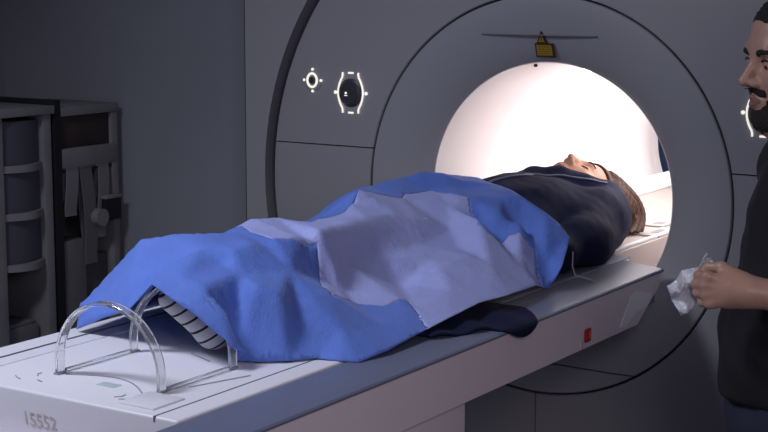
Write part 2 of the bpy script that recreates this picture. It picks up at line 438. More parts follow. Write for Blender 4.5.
def controls(s):
    cx, cz = s*0.598, H+0.250
    bm = bmesh.new(); lathe(bm, cx, cz, [(0.040, 0.0), (0.040, -0.003), (0.034, -0.006), (0.0335, -0.011), (0.030, -0.014), (0.0, -0.0145)][:-1], 40)
    k = auto(obj('control_knob', bm, MT['knob'], sc_), 30)
    bm = bmesh.new(); lathe(bm, cx-0.008, cz, [(0.0035, -0.0138), (0.0035, -0.0152)], 10); bx(bm, cx-0.013, cx-0.003, -0.0152, -0.0138, cz-0.008, cz-0.006)
    obj('knob_marking', bm, MT['glow'], k)
    for t in (-1, 1):
        pts = []
        for i in range(17):
            v = -1+i/8
            off = 0.0265+0.0155*max(0, math.cos(min(1, abs(v)/0.78)*math.pi/2))**0.8 if abs(v) < 0.78 else 0.0265
            pts.append((cx+t*off, -0.003, cz+v*0.057))
        bm = bmesh.new(); tube(bm, pts, 0.0027, 8); obj('light_bracket', bm, MT['glow'], k, True)
        box('arrow_mark', MT['glow'], k, cx-0.009, cx+0.009, -0.003, 0.001, cz+t*0.056-0.0025, cz+t*0.056+0.0025, 0.001)
        bm = bmesh.new(); lathe(bm, cx+t*0.052, cz, [(0.0048, 0), (0.0048, -0.003), (0.003, -0.004)], 14); auto(obj('side_button', bm, MT['glow'], k))
    cx, cz = s*0.729, H+0.281
    bm = bmesh.new(); lathe(bm, cx, cz, [(0.031, 0.0), (0.031, -0.002), (0.029, -0.003)], 36); k = auto(obj('small_dial', bm, MT['cover'], sc_), 30)
    bm = bmesh.new(); n = 36; tube(bm, [(cx+0.0165*math.cos(2*math.pi*i/n), -0.005, cz+0.0195*math.sin(2*math.pi*i/n)) for i in range(n+1)], 0.0032, 8, False); obj('light_ring', bm, MT['glow'], k, True)
    bm = bmesh.new(); lathe(bm, cx, cz, [(0.0105, -0.002), (0.0105, -0.008), (0.008, -0.010)], 24); auto(obj('dial_button', bm, MT['knob'], k))
    for dx, dz in ((0.029, 0), (-0.029, 0), (0, 0.031), (0, -0.031)):
        bm = bmesh.new(); lathe(bm, cx+dx, cz+dz, [(0.0040, 0), (0.0040, -0.004), (0.003, -0.005)], 12); auto(obj('side_button', bm, MT['glow'], k))
controls(-1); controls(1)

# ------------------------------------------------------------------ the patient table
tb = thing('patient_table', 'long white patient table with grey-blue side rail, running into the scanner bore', 'table', (0, -1.4, 0))
YF = -1.76
bm = bmesh.new(); bx(bm, -0.252, 0.252, YF, 0.02, TZ-0.098, TZ, 0.005, 3); auto(obj('tabletop', bm, MT['table'], tb), 30)
bm = bmesh.new(); bx(bm, -0.205, 0.205, 0.021, 1.52, TZ-0.098, TZ-0.001, 0.003, 2); auto(obj('bore_bed', bm, mat('bed_beige', (0.42, 0.36, 0.33), 0.45), tb), 30)
bm = bmesh.new(); prism(bm, [(0.255, TZ-0.10), (0.255, TZ-0.003), (0.262, TZ-0.001), (0.364, TZ-0.012), (0.3675, TZ-0.015), (0.3675, TZ-0.019), (0.345, TZ-0.019), (0.345, TZ-0.10)], -1.85, -0.03)
auto(obj('side_rail', bm, MT['rail'], tb), 25)
bm = bmesh.new(); prism(bm, [(-0.255, TZ-0.10), (-0.345, TZ-0.10), (-0.345, TZ-0.03), (-0.3665, TZ-0.03), (-0.3665, TZ-0.008), (-0.362, TZ-0.002), (-0.255, TZ-0.001)], -1.85, -0.03)
auto(obj('side_rail', bm, MT['table'], tb), 25)
for s in (-1, 1):
    bm = bmesh.new(); prism(bm, [(-1.85, TZ-0.0195 if s > 0 else TZ-0.0305), (-0.040, TZ-0.0195 if s > 0 else TZ-0.0305), (-0.060, TZ-0.055), (-0.185, TZ-0.126), (-1.85, TZ-0.122)], s*0.346, s*0.3655, 'x')
    auto(obj('side_panel', bm, MT['panel'], tb), 30)
box('under_frame', MT['panel'], tb, -0.345, 0.345, -1.85, -0.22, TZ-0.124, TZ-0.101)
box('pedestal', MT['panel'], tb, -0.30, 0.352, -1.80, -1.0, 0.0, TZ-0.125, 0.006)
for x in (-0.30, 0.203): box('groove_line', MT['line'], tb, x-0.0016, x+0.0016, YF+0.012, -0.08, TZ-0.001, TZ+0.0006)
box('groove_line', MT['line'], tb, 0.2014, 0.2046, YF-0.0006, YF+0.012, TZ-0.009, TZ+0.0006)
# printed outline and small marks at the foot end
bm = bmesh.new()
def flat(pts, w, z=TZ+0.0012):
    for (xa, ya), (xb, yb) in zip(pts, pts[1:]):
        d = Vector((xb-xa, yb-ya, 0)); n = Vector((-d.y, d.x, 0)).normalized()*w/2
        vs_ = [bm.verts.new(Vector((x, y, zz))+o) for zz in (z-0.001, z) for x, y, o in ((xa, ya, n), (xb, yb, n), (xb, yb, -n), (xa, ya, -n))]
        for f in ((4, 5, 6, 7), (0, 3, 2, 1), (0, 1, 5, 4), (1, 2, 6, 5), (2, 3, 7, 6), (3, 0, 4, 7)): bm.faces.new([vs_[i] for i in f])
arc = [(-0.105+0.21*i/24, -1.645+0.050*math.sin(math.pi*(i/24)**1.0)*0.9-0.03*(i/24)) for i in range(25)]
flat(arc, 0.0028); obj('printed_outline', bm, MT['mark'], tb)
for pts, w in (([(0.105, -1.675), (0.112, -1.70), (0.085, -1.715)], 0.0028), ([(0.07, -1.71), (0.078, -1.70), (0.076, -1.688)], 0.002), ([(-0.175, -1.70), (-0.162, -1.708), (-0.15, -1.712)], 0.002),
               ([(-0.12, -1.70), (-0.105, -1.705)], 0.003), ([(-0.14, -1.68), (-0.15, -1.67), (-0.15, -1.66)], 0.002), ([(-0.02, -1.40), (0.05, -1.43)], 0.003), ([(0.135, -1.59), (0.175, -1.47)], 0.004)):
    bm = bmesh.new(); flat(pts, w); obj('printed_mark', bm, MT['mark'], tb)
box('shade_strip', MT['rail'], tb, 0.206, 0.2565, -1.16, 0.018, TZ-0.003, TZ+0.0012, 0.0008)  # dark strip paints the shade on the tabletop beside the rail
box('inset_tag', MT['greentag'], tb, -0.012, 0.028, -1.668, -1.645, TZ-0.001, TZ+0.0012, 0.0004)
box('front_ledge', MT['table'], tb, 0.10, 0.18, -1.735, -1.655, TZ-0.001, TZ+0.0035, 0.0015)
# lettering on the front face
cu = bpy.data.curves.new('front_lettering', 'FONT'); cu.body = '15552'; cu.size = 0.034; cu.extrude = 0.0006; cu.space_character = 0.95; cu.shear = -0.15
to = bpy.data.objects.new('front_lettering', cu); COL.objects.link(to)
me = bpy.data.meshes.new_from_object(to.evaluated_get(bpy.context.evaluated_depsgraph_get())); bpy.data.objects.remove(to)
me.transform(Matrix.Translation((-0.095, YF-0.0006, TZ-0.060)) @ Matrix.Rotation(math.pi/2, 4, 'X'))
link('front_lettering', me, MT['sign'], tb)
# release latch on the side panel, opaque pale patch near its end
lt = box('release_latch', MT['red'], tb, 0.365, 0.372, -0.487, -0.457, TZ-0.112, TZ-0.080, 0.004)
box('latch_plate', mat('latch_pale', (0.62, 0.58, 0.6), 0.5), lt, 0.3645, 0.3672, -0.505, -0.490, TZ-0.121, TZ-0.105, 0.001)
box('latch_button', mat('latch_light_red', (0.65, 0.16, 0.12), 0.3), lt, 0.3715, 0.3745, -0.472, -0.464, TZ-0.104, TZ-0.090, 0.001)
bm = bmesh.new(); prism(bm, [(-0.29, TZ-0.115), (-0.225, TZ-0.045), (-0.20, TZ-0.040), (-0.10, TZ-0.062), (-0.13, TZ-0.088), (-0.20, TZ-0.094), (-0.262, TZ-0.118)], 0.3658, 0.3672, 'x')
obj('pale_patch', bm, MT['palepatch'], tb)
# sockets on the bed inside the bore
for (x, y, w, l) in ((0.11, 0.56, 0.03, 0.05), (0.16, 0.66, 0.035, 0.04), (0.10, 0.80, 0.03, 0.05), (0.17, 0.42, 0.03, 0.08)):
    p_ = box('bed_socket', mat('socket_grey', (0.42, 0.40, 0.40), 0.5), tb, x-w, x+w, y-l, y+l, TZ-0.001, TZ+0.004, 0.002)
    box('socket_slot', MT['slot'], p_, x-w*0.5, x+w*0.5, y-l*0.4, y+l*0.4, TZ+0.003, TZ+0.0046)
for s in (-1, 1): box('bed_edge_strip', MT['table'], tb, s*0.190-0.006, s*0.190+0.006, 0.05, 1.5, TZ-0.001, TZ+0.008, 0.003)

# ------------------------------------------------------------------ clear acrylic hoops at the foot end
hp = thing('acrylic_foot_hoops', 'two joined clear acrylic arches standing at the foot end of the white table', 'leg hoops', (0, -1.55, TZ))
def hoop(y, ri=0.116, t=0.0065, w=0.020, leg=0.020, cx=0.0):
    out = []
    pro = [(-1, 0)] + [(math.cos(math.pi*(1-i/40)), math.sin(math.pi*(1-i/40))) for i in range(41)] + [(1, 0)]
    bm = bmesh.new(); rings = []
    for i, (c, s) in enumerate(pro):
        base = 0.0 if i in (0, len(pro)-1) else leg
        rings.append([bm.verts.new((cx+c*r, yy, TZ+0.0025+base+s*r)) for r, yy in ((ri, y-w/2), (ri+t, y-w/2), (ri+t, y+w/2), (ri, y+w/2))])
    for a, b in zip(rings, rings[1:]):
        for k in range(4): bm.faces.new((a[k], a[(k+1) % 4], b[(k+1) % 4], b[k]))
    bm.faces.new(rings[0]); bm.faces.new(rings[-1][::-1])
    bmesh.ops.recalc_face_normals(bm, faces=bm.faces)
    es = [e for e in bm.edges if len(e.link_faces) == 2 and e.calc_face_angle(0) > 1.2]
    bmesh.ops.bevel(bm, geom=es, offset=0.0012, segments=1, affect='EDGES')
    return auto(obj('hoop', bm, MT['acrylic'], hp), 30)
hoop(-1.645); hoop(-1.450)
for s in (-1, 1): box('base_bar', MT['acrylic'], hp, s*0.119-0.005, s*0.119+0.005, -1.634, -1.461, TZ+0.001, TZ+0.007, 0.001)
for s in (-1, 1):
    for y in (-1.645, -1.450): box('foot_pad', mat('pad_grey', (0.30, 0.31, 0.34), 0.5), hp, s*0.119-0.006, s*0.119+0.006, y-0.011, y+0.011, TZ+0.0005, TZ+0.0035)

# ------------------------------------------------------------------ the drape over the patient
EDGE = [(-0.332, -1.384, 0.003), (-0.252, -1.4, 0.034), (-0.164, -1.42, 0.069), (-0.101, -1.45, 0.107), (-0.042, -1.482, 0.144), (0.009, -1.488, 0.124), (0.053, -1.488, 0.103), (0.092, -1.482, 0.081), (0.125, -1.472, 0.058), (0.135, -1.468, 0.044), (0.14, -1.435, 0.03), (0.103, -1.417, 0.006), (0.134, -1.394, 0.002), (0.177, -1.362, 0.003), (0.208, -1.31, 0.002), (0.252, -1.298, 0), (0.28, -1.274, -0.003), (0.289, -1.191, 0.004), (0.282, -1.067, 0.012), (0.282, -0.947, 0.022), (0.28, -0.819, 0.028), (0.29, -0.713, 0.028), (0.283, -0.563, 0.024), (0.28, -0.501, 0.004), (0.285, -0.47, 0.025), (0.295, -0.461, 0.055), (0.265, -0.36, 0.103), (0.235, -0.354, 0.133), (0.2, -0.364, 0.16), (0.14, -0.367, 0.189), (0.06, -0.329, 0.205), (-0.08, -0.23, 0.212), (-0.22, -0.2, 0.13), (-0.31, -0.24, 0.003), (-0.335, -0.5, 0.003), (-0.34, -0.8, 0.003), (-0.345, -1.05, 0.003), (-0.355, -1.2, 0.003), (-0.345, -1.358, 0.05)]
INNER = [(-0.2, -1.336, 0.192), (-0.25, -1.34, 0.145), (-0.3, -1.346, 0.097), (-0.16, -1.322, 0.2), (-0.1, -1.287, 0.207), (-0.06, -1.212, 0.208), (-0.1, -1.111, 0.218), (-0.1, -1.026, 0.203), (-0.1, -0.936, 0.185), (-0.13, -0.827, 0.177), (-0.15, -0.71, 0.206), (-0.12, -0.652, 0.228), (-0.1, -0.531, 0.237), (-0.07, -0.467, 0.247), (-0.08, -0.331, 0.227), (-0.27, -1.2, 0.1), (-0.25, -1, 0.12), (-0.26, -0.7, 0.13), (-0.26, -0.45, 0.15), (-0.05, -1.333, 0.19), (-0.06, -1.43, 0.158), (0, -1.445, 0.153), (0.055, -1.445, 0.142), (0.1, -1.443, 0.112), (0, -1.323, 0.161), (0.006, -1.305, 0.19), (0.023, -1.19, 0.193), (0.052, -1.085, 0.199), (0.012, -1.25, 0.19), (0.036, -1.135, 0.194), (0.14, -1.329, 0.116), (0.05, -1.092, 0.175), (0.02, -1.203, 0.174), (0.1, -1.356, 0.138), (0.05, -1.337, 0.149), (0.08, -1.219, 0.139), (0.122, -1.365, 0.076), (0.16, -1.297, 0.049), (0.215, -1.244, 0.046), (0.23, -1.128, 0.035), (0.03, -0.955, 0.186), (0.02, -0.864, 0.188), (0.02, -0.722, 0.185), (0.04, -0.535, 0.184), (0.06, -0.477, 0.198), (-0.06, -0.767, 0.24), (-0.06, -0.803, 0.209), (-0.04, -0.618, 0.206), (-0.04, -0.484, 0.208), (-0.05, -0.857, 0.19), (0.085, -1.09, 0.092), (0.11, -1.073, 0.068), (0.11, -0.864, 0.053), (0.125, -0.765, 0.098), (0.125, -0.635, 0.103), (0.13, -0.504, 0.113), (0.17, -0.431, 0.104), (0.215, -0.442, 0.089), (0.072, -0.721, 0.12), (0.06, -0.866, 0.118), (0.062, -0.984, 0.114), (0.07, -0.586, 0.135), (0.165, -0.79, 0.088), (0.17, -0.668, 0.097), (0.22, -0.982, 0.037), (0.22, -0.841, 0.055), (0.21, -0.649, 0.078), (0.235, -0.554, 0.066), (0.13, -0.553, 0.154), (0.14, -0.476, 0.162), (0.18, -0.452, 0.146), (0.235, -0.431, 0.105), (0.25, -0.443, 0.057), (0.07, -0.447, 0.2), (0.11, -0.421, 0.188)]
PALE = [(-0.116, -1.137), (-0.098, -1.114), (-0.096, -1.031), (-0.05, -1.005), (-0.076, -0.903), (-0.058, -0.884), (-0.044, -0.847), (-0.059, -0.768), (-0.046, -0.702), (-0.033, -0.629), (-0.047, -0.594), (-0.032, -0.498), (0.06, -0.481), (0.079, -0.505), (0.134, -0.564), (0.162, -0.563), (0.172, -0.494), (0.203, -0.469), (0.222, -0.455), (0.248, -0.499), (0.278, -0.557), (0.288, -0.709), (0.278, -0.815), (0.28, -0.944), (0.279, -1.058), (0.23, -0.99), (0.187, -0.96), (0.183, -1), (0.179, -1.038), (0.142, -1.084), (0.155, -1.18), (0.117, -1.164), (0.068, -1.104), (0.053, -1.09), (0.044, -1.135), (0.019, -1.192), (-0.031, -1.2)]

def densify(pts, step):
    out = []
    for i, a in enumerate(pts):
        b = pts[(i+1) % len(pts)]; a3 = np.array(a, float); b3 = np.array(b, float)
        n = max(1, int(math.ceil(np.linalg.norm((b3-a3)[:2])/step)))
        out += [tuple(a3+(b3-a3)*k/n) for k in range(n)]
    return out
def inside(poly, X, Y):
    r = np.zeros(X.shape, bool); n = len(poly)
    for i in range(n):
        (x0, y0), (x1, y1) = poly[i][:2], poly[(i+1) % n][:2]
        if y0 == y1: continue
        r ^= ((y0 > Y) != (y1 > Y)) & (X < (x1-x0)*(Y-y0)/(y1-y0)+x0)
    return r
def tin_height(pts3, n, X, Y):
    vv, ee, ff, ov, _, _ = delaunay_2d_cdt([Vector(p[:2]) for p in pts3], [(i, (i+1) % n) for i in range(n)], [list(range(n))], 1, 1e-6)
    z = [pts3[o[0]][2] if o else 0 for o in ov]; Z = np.full(X.shape, np.nan)
    for f in ff:
        (ax, ay), (bx_, by), (cx, cy) = [vv[i] for i in f]; det = (by-cy)*(ax-cx)+(cx-bx_)*(ay-cy)
        if abs(det) < 1e-12: continue
        l0 = ((by-cy)*(X-cx)+(cx-bx_)*(Y-cy))/det; l1 = ((cy-ay)*(X-cx)+(ax-cx)*(Y-cy))/det; l2 = 1-l0-l1
        m = (l0 > -1e-4) & (l1 > -1e-4) & (l2 > -1e-4); Z[m] = (l0*z[f[0]]+l1*z[f[1]]+l2*z[f[2]])[m]
    return Z
def make_drape():
    ed = densify(EDGE, 0.008); st = 0.008
    r = np.random.RandomState(2)
    gx, gy = np.meshgrid(np.arange(-0.36, 0.32, st), np.arange(-1.50, -0.10, st), indexing='ij')
    gx = (gx+r.uniform(-.3, .3, gx.shape)*st).ravel(); gy = (gy+r.uniform(-.3, .3, gy.shape)*st).ravel()
    k = inside(ed, gx, gy); gx, gy = gx[k], gy[k]
    E_ = np.array([e[:2] for e in ed])
    dist = np.array([((E_-(a, b))**2).sum(1).min() for a, b in zip(gx, gy)])**0.5
    k = dist > 0.004; gx, gy = gx[k], gy[k]
    pale = PALE
    pd = densify([(a, b) for a, b in pale], 0.008)
    kk = inside(ed, np.array([a for a, b in pd]), np.array([b for a, b in pd])); 
    pts = [Vector(e[:2]) for e in ed]+[Vector((a, b)) for a, b in zip(gx, gy)]
    n = len(ed); edges = [(i, (i+1) % n) for i in range(n)]
    base = len(pts); pts += [Vector(q) for q in pd]; m = len(pd)
    edges += [(base+i, base+(i+1) % m) for i in range(m) if kk[i] and kk[(i+1) % m]]
    vv, ee, ff, ov, _, _ = delaunay_2d_cdt(pts, edges, [list(range(n))], 1, 1e-5)
    X = np.array([v.x for v in vv]); Y = np.array([v.y for v in vv])
    Z = tin_height(EDGE+INNER, len(EDGE), X, Y)
    kf = inside(ed, np.array([sum(X[i] for i in f)/3 for f in ff]), np.array([sum(Y[i] for i in f)/3 for f in ff]))
    F = [f for f, q in zip(ff, kf) if q]
    Z = np.where(np.isnan(Z), 0.01, Z)
    bd = np.zeros(len(X), bool); cnt = {}
    for f in F:
        for i in range(3):
            e = tuple(sorted((f[i], f[(i+1) % 3]))); cnt[e] = cnt.get(e, 0)+1
    for e, c in cnt.items():
        if c == 1: bd[list(e)] = True
    E2 = np.array(list(cnt.keys()))
    # soft crumple: crossing crease fields, then light relaxation
    cr = np.zeros(len(X))
    for i in range(16):
        a = r.uniform(0, math.pi); fr_ = r.uniform(6, 22); ph = r.uniform(0, 6.28)
        w = (X*math.cos(a)+Y*math.sin(a))*fr_+ph+0.7*np.sin((X*math.sin(a)-Y*math.cos(a))*9+ph)
        cr += (1-np.abs(np.sin(w)))**2*r.uniform(-1, 1)*0.003
    fall = np.clip(Z/0.06, 0.1, 1)
    for it in range(1):
        A = np.zeros(len(X)); c = np.zeros(len(X))
        np.add.at(A, E2[:, 0], Z[E2[:, 1]]); np.add.at(A, E2[:, 1], Z[E2[:, 0]]); np.add.at(c, E2[:, 0], 1); np.add.at(c, E2[:, 1], 1)
        Zn = A/np.maximum(c, 1); Z = np.where(bd, Z, 0.45*Z+0.55*Zn)
    Z = Z+cr*fall
    FA = np.array([list(f)[:3] for f in F]); pin = inside(pale_out(pale), X[FA].mean(1), Y[FA].mean(1))
    def sub(sel):
        fs = [f for f, s in zip(F, pin) if s == sel]; used = sorted({i for f in fs for i in f}); mp = {v: i for i, v in enumerate(used)}
        me = bpy.data.meshes.new('drape'); me.from_pydata([(X[i], Y[i], TZ+0.0015+max(Z[i], -0.004)) for i in used], [], [[mp[i] for i in f] for f in fs]); me.update()
        return me
    a = link('disposable_drape', sub(False), MT['blue'], None, True)
    b = link('absorbent_panel', sub(True), MT['pale'], a, True)
    for o in (a, b): solidify(o, 0.0012, -1)
    b['label'] = 'pale lavender absorbent panel'
    return tag(a, 'crumpled blue disposable drape with a pale middle, spread over the legs of the lying person', 'drape')
def pale_out(p):
    c = list(p)
    for i, (x, y) in enumerate(c):
        if x > 0.27: c[i] = (x+0.03, y)
    return c
make_drape()

# ------------------------------------------------------------------ shelves and rack by the left wall
XF = -1.60
def yz(y0, y1, z0, z1, name, m, parent, x0=XF-0.02, x1=XF, bev=0.002): return box(name, m, parent, x0, x1, y0, y1, z0, z1, bev)
su = thing('shelf_unit', 'off-white open shelf unit with bowed shelf fronts, at the left edge of the photo', 'shelf', (-1.8, -0.30, 0))
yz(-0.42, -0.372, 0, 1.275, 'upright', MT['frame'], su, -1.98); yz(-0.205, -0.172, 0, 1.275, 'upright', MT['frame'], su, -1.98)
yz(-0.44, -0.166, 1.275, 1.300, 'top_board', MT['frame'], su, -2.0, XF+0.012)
box('back_board', MT['binm'], su, -2.0, -1.985, -0.42, -0.172, 0, 1.275)
levels = (1.118, 0.972, 0.815, 0.50)
for i, z in enumerate(levels):
    bm = bmesh.new(); n = 14
    out = [(-1.97, -0.371)]+[(XF-0.01+0.035*math.sin(math.pi*k/n), -0.371+0.165*k/n) for k in range(n+1)]+[(-1.97, -0.206)]
    prism(bm, out, z-0.011, z+0.011, 'z'); auto(obj('shelf_board', bm, MT['frame'], su), 30)
names = ('dark plastic bin on the top level of the left shelf unit', 'dark plastic bin on the second level of the left shelf unit', 'dark plastic bin on the third level of the left shelf unit')
for z, lab, h in zip(levels[:3], names, (0.130, 0.118, 0.130)):
    bm = bmesh.new(); n = 10
    out = [(-1.93, -0.366)]+[(XF-0.018+0.022*math.sin(math.pi*k/n), -0.366+0.155*k/n) for k in range(n+1)]+[(-1.93, -0.211)]
    prism(bm, out, z+0.0125, z+0.0125+h, 'z'); b = auto(obj('storage_bin', bm, MT['binm']), 30)
    tag(b, lab, 'bin', 'bins in the left shelf unit')
    box('bin_rim', MT['black'], b, -1.92, XF-0.022, -0.362, -0.215, z+0.0125+h-0.012, z+0.0125+h+0.003, 0.002)
cb = box('carton', MT['card'], None, -1.86, XF-0.03, -0.360, -0.220, 0.5115, 0.62, 0.004); tag(cb, 'grey carton lying on the dark lowest level of the left shelf unit', 'box')
box('carton_flap', MT['card'], cb, -1.74, XF-0.035, -0.355, -0.225, 0.620, 0.632, 0.003)

rk = thing('strap_rack', 'dark rack with off-white boards and hanging straps, right of the shelf unit', 'rack', (-1.75, -0.02, 0))
yz(-0.162, -0.132, 0, 1.315, 'post', MT['black'], rk, -1.9, XF+0.004)
yz(0.098, 0.128, 0, 1.27, 'post', MT['frame'], rk, -1.9, XF)
yz(-0.132, 0.130, 1.262, 1.290, 'top_board', MT['frame'], rk, -1.9, XF+0.004)
yz(-0.131, 0.118, 1.160, 1.261, 'dark_panel', MT['brown'], rk, -1.66, XF-0.012)
yz(-0.131, 0.122, 1.098, 1.159, 'cross_board', MT['frame'], rk, -1.66, XF+0.002)
yz(-0.131, 0.097, 0.02, 1.097, 'back_panel', mat('rack_back', (0.10, 0.098, 0.105), 0.8), rk, -1.92, -1.90)
yz(-0.131, -0.030, 0.35, 0.865, 'lower_door', mat('door_grey', (0.16, 0.155, 0.16), 0.6, vary=0.08, vscale=9), rk, -1.70, XF-0.004)
yz(-0.026, 0.097, 0.10, 0.80, 'lower_door', mat('door_grey_dim', (0.10, 0.098, 0.10), 0.6), rk, -1.72, XF-0.03)
box('hanging_rod', MT['black'], rk, XF-0.010, XF-0.002, -0.13, 0.097, 1.084, 1.092)
def strap(y, w, z1, m, label, loopd=0.012):
    bm = bmesh.new(); n = 16; z0 = 1.098
    for s, zz in ((1, z1), (-1, z1+0.05)):
        rows = []
        for i in range(n+1):
            t = i/n; z = z0+(zz-z0)*t; x = XF-0.006+s*(0.005+loopd*math.sin(math.pi*min(1, t*1.1))*0.6); yy = y+0.010*math.sin(t*2.6+y*40)
            rows.append([bm.verts.new((x+dx, yy+dy, z)) for dx, dy in ((-0.0025, -w/2), (0.0025, -w/2), (0.0025, w/2), (-0.0025, w/2))])
        for a, b in zip(rows, rows[1:]):
            for k in range(4): bm.faces.new((a[k], a[(k+1) % 4], b[(k+1) % 4], b[k]))
        bm.faces.new(rows[0]); bm.faces.new(rows[-1])
    bx(bm, XF-0.016, XF+0.004, y-w/2, y+w/2, 1.093, 1.0975)
    o = auto(obj('hanging_strap', bm, m), 40); tag(o, label, 'strap', 'straps hanging on the rack')
    return o
strap(-0.088, 0.050, 0.945, MT['strap'], 'short pale strap hanging on the rack, leftmost of three')
strap(-0.020, 0.052, 0.78, MT['strapd'], 'grey strap hanging on the rack, middle of three')
strap(0.045, 0.046, 0.86, MT['strap'], 'grey strap hanging on the rack, rightmost of three')
gb = box('wall_dispenser', MT['black'], None, XF-0.028, XF+0.030, 0.035, 0.105, 0.915, 0.985, 0.004)
tag(gb, 'small black box with a white top fixed low on the strap rack', 'box')
box('box_top', MT['frame'], gb, XF-0.026, XF+0.033, 0.033, 0.107, 0.985, 0.996, 0.003)
bm = bmesh.new(); tube(bm, [(XF-0.01, 0.012, 0.93), (XF+0.035, 0.012, 0.93)], 0.028, 18); auto(obj('tape_roll', bm, MT['frame'], gb), 40)

# ------------------------------------------------------------------ the patient
pt = thing('person', 'person in a navy jacket lying on the table, head in the bright bore', 'person', (-0.02, -0.5, TZ))
FH = Frame((-0.014, 0.245, TZ+0.115), (0.12, -0.06, 1.0), (0.36, 0.92, 0.05), 1.0)
def tz(x, y, h): return (x, y, TZ+h)
LEG = {1: (0.0, 0.020, -1.22), -1: (-0.125, -0.125, -1.13)}      # knee x, ankle x, ankle y
def body_p(F):
    head(F, FH, True, fem=True)
    F.cap(FH.p(-0.02, 0, -0.06), tz(-0.02, 0.08, 0.10), 0.052, 0.055, 0.03)
    F.ell(tz(-0.03, -0.08, 0.098), (0.15, 0.19, 0.075), 0.03); F.ell(tz(-0.03, -0.38, 0.075), (0.115, 0.20, 0.06), 0.04)
    F.cap(tz(-0.17, 0.03, 0.095), tz(0.13, 0.03, 0.095), 0.06, None, 0.03)
    for s in (-1, 1):
        x = -0.02
        F.cap(tz(x+s*0.155, 0.02, 0.085), tz(x+s*0.215, -0.22, 0.055), 0.043, 0.034, 0.02)
        F.cap(tz(x+s*0.215, -0.22, 0.055), tz(x+s*0.195, -0.44, 0.045), 0.033, 0.025, 0.015)
        F.ell(tz(x+s*0.188, -0.50, 0.040), (0.017, 0.045, 0.036), 0.015)
        for j in range(4): F.cap(tz(x+s*0.185, -0.53, 0.062-j*0.016), tz(x+s*0.175, -0.60-0.006*math.sin(j*1.05), 0.056-j*0.0145), 0.0085, 0.007, 0.003)
        F.cap(tz(x+s*0.180, -0.49, 0.070), tz(x+s*0.160, -0.545, 0.074), 0.011, 0.008, 0.006)
        kx, ax0, ay0 = LEG[s]
        F.cap(tz(x+s*0.060, -0.46, 0.065), tz(kx, -0.86, 0.062), 0.060, 0.046, 0.03); F.cap(tz(kx, -0.86, 0.062), tz(ax0, ay0, 0.048), 0.046, 0.034, 0.03)
        a, b = foot(s); F.cap(tz(ax0, ay0, 0.048), a, 0.034, 0.027, 0.02); F.cap(a, b, 0.027, 0.020, 0.02)
def foot(s):
    return (tz(0.018, -1.380, 0.044), tz(-0.056, -1.415, 0.104)) if s > 0 else (tz(-0.12, -1.24, 0.04), tz(-0.135, -1.285, 0.155))
ax = mixed(-0.30, 0.30, 0.009, [(-0.14, 0.13, 0.0035)]); ay = mixed(-1.47, 0.42, 0.010, [(0.10, 0.42, 0.0032)]); az = mixed(TZ-0.004, TZ+0.27, 0.008, [(TZ, TZ+0.27, 0.0035)])
F = Field(ax, ay, az); body_p(F); F.plane((0, 0, TZ+0.0025), (0, 0, -1))
pb = F.build('body', [MT['skinw'], MT['lips']], pt)
def paint_lips(o, fr, w=0.021):
    for p in o.data.polygons:
        q = (np.array(p.center)-fr.o)/fr.sc; f, l, u = q@fr.f, q@fr.l, q@fr.u
        if f > 0.078 and abs(l) < w and abs(u+0.0645) < 0.0105*(1-(l/w)**2)+0.001: p.material_index = 1
paint_lips(pb, FH)
# brows, lashes
def brow(fr, m, parent, r=0.0035, drop=0.0):
    for s in (-1, 1):
        bm = bmesh.new(); tube(bm, [fr.p(0.0955-abs(t-0.3)*0.018, s*(0.014+0.034*t), 0.019+0.006*math.sin(math.pi*t*0.8)-drop) for t in [i/8 for i in range(9)]], [r*(0.6+0.6*math.sin(math.pi*(0.25+0.7*i/8))) for i in range(9)], 8)
        obj('eyebrow', bm, m, parent, True)
brow(FH, MT['lash'], pb, 0.0020)
for s in (-1, 1):
    bm = bmesh.new(); tube(bm, [FH.p(0.0885-0.006*abs(t-0.4), s*(0.019+0.026*t), -0.004-0.003*math.sin(math.pi*t)) for t in [i/8 for i in range(9)]], 0.0014, 6)
    obj('eyelashes', bm, MT['lash'], pb, True)
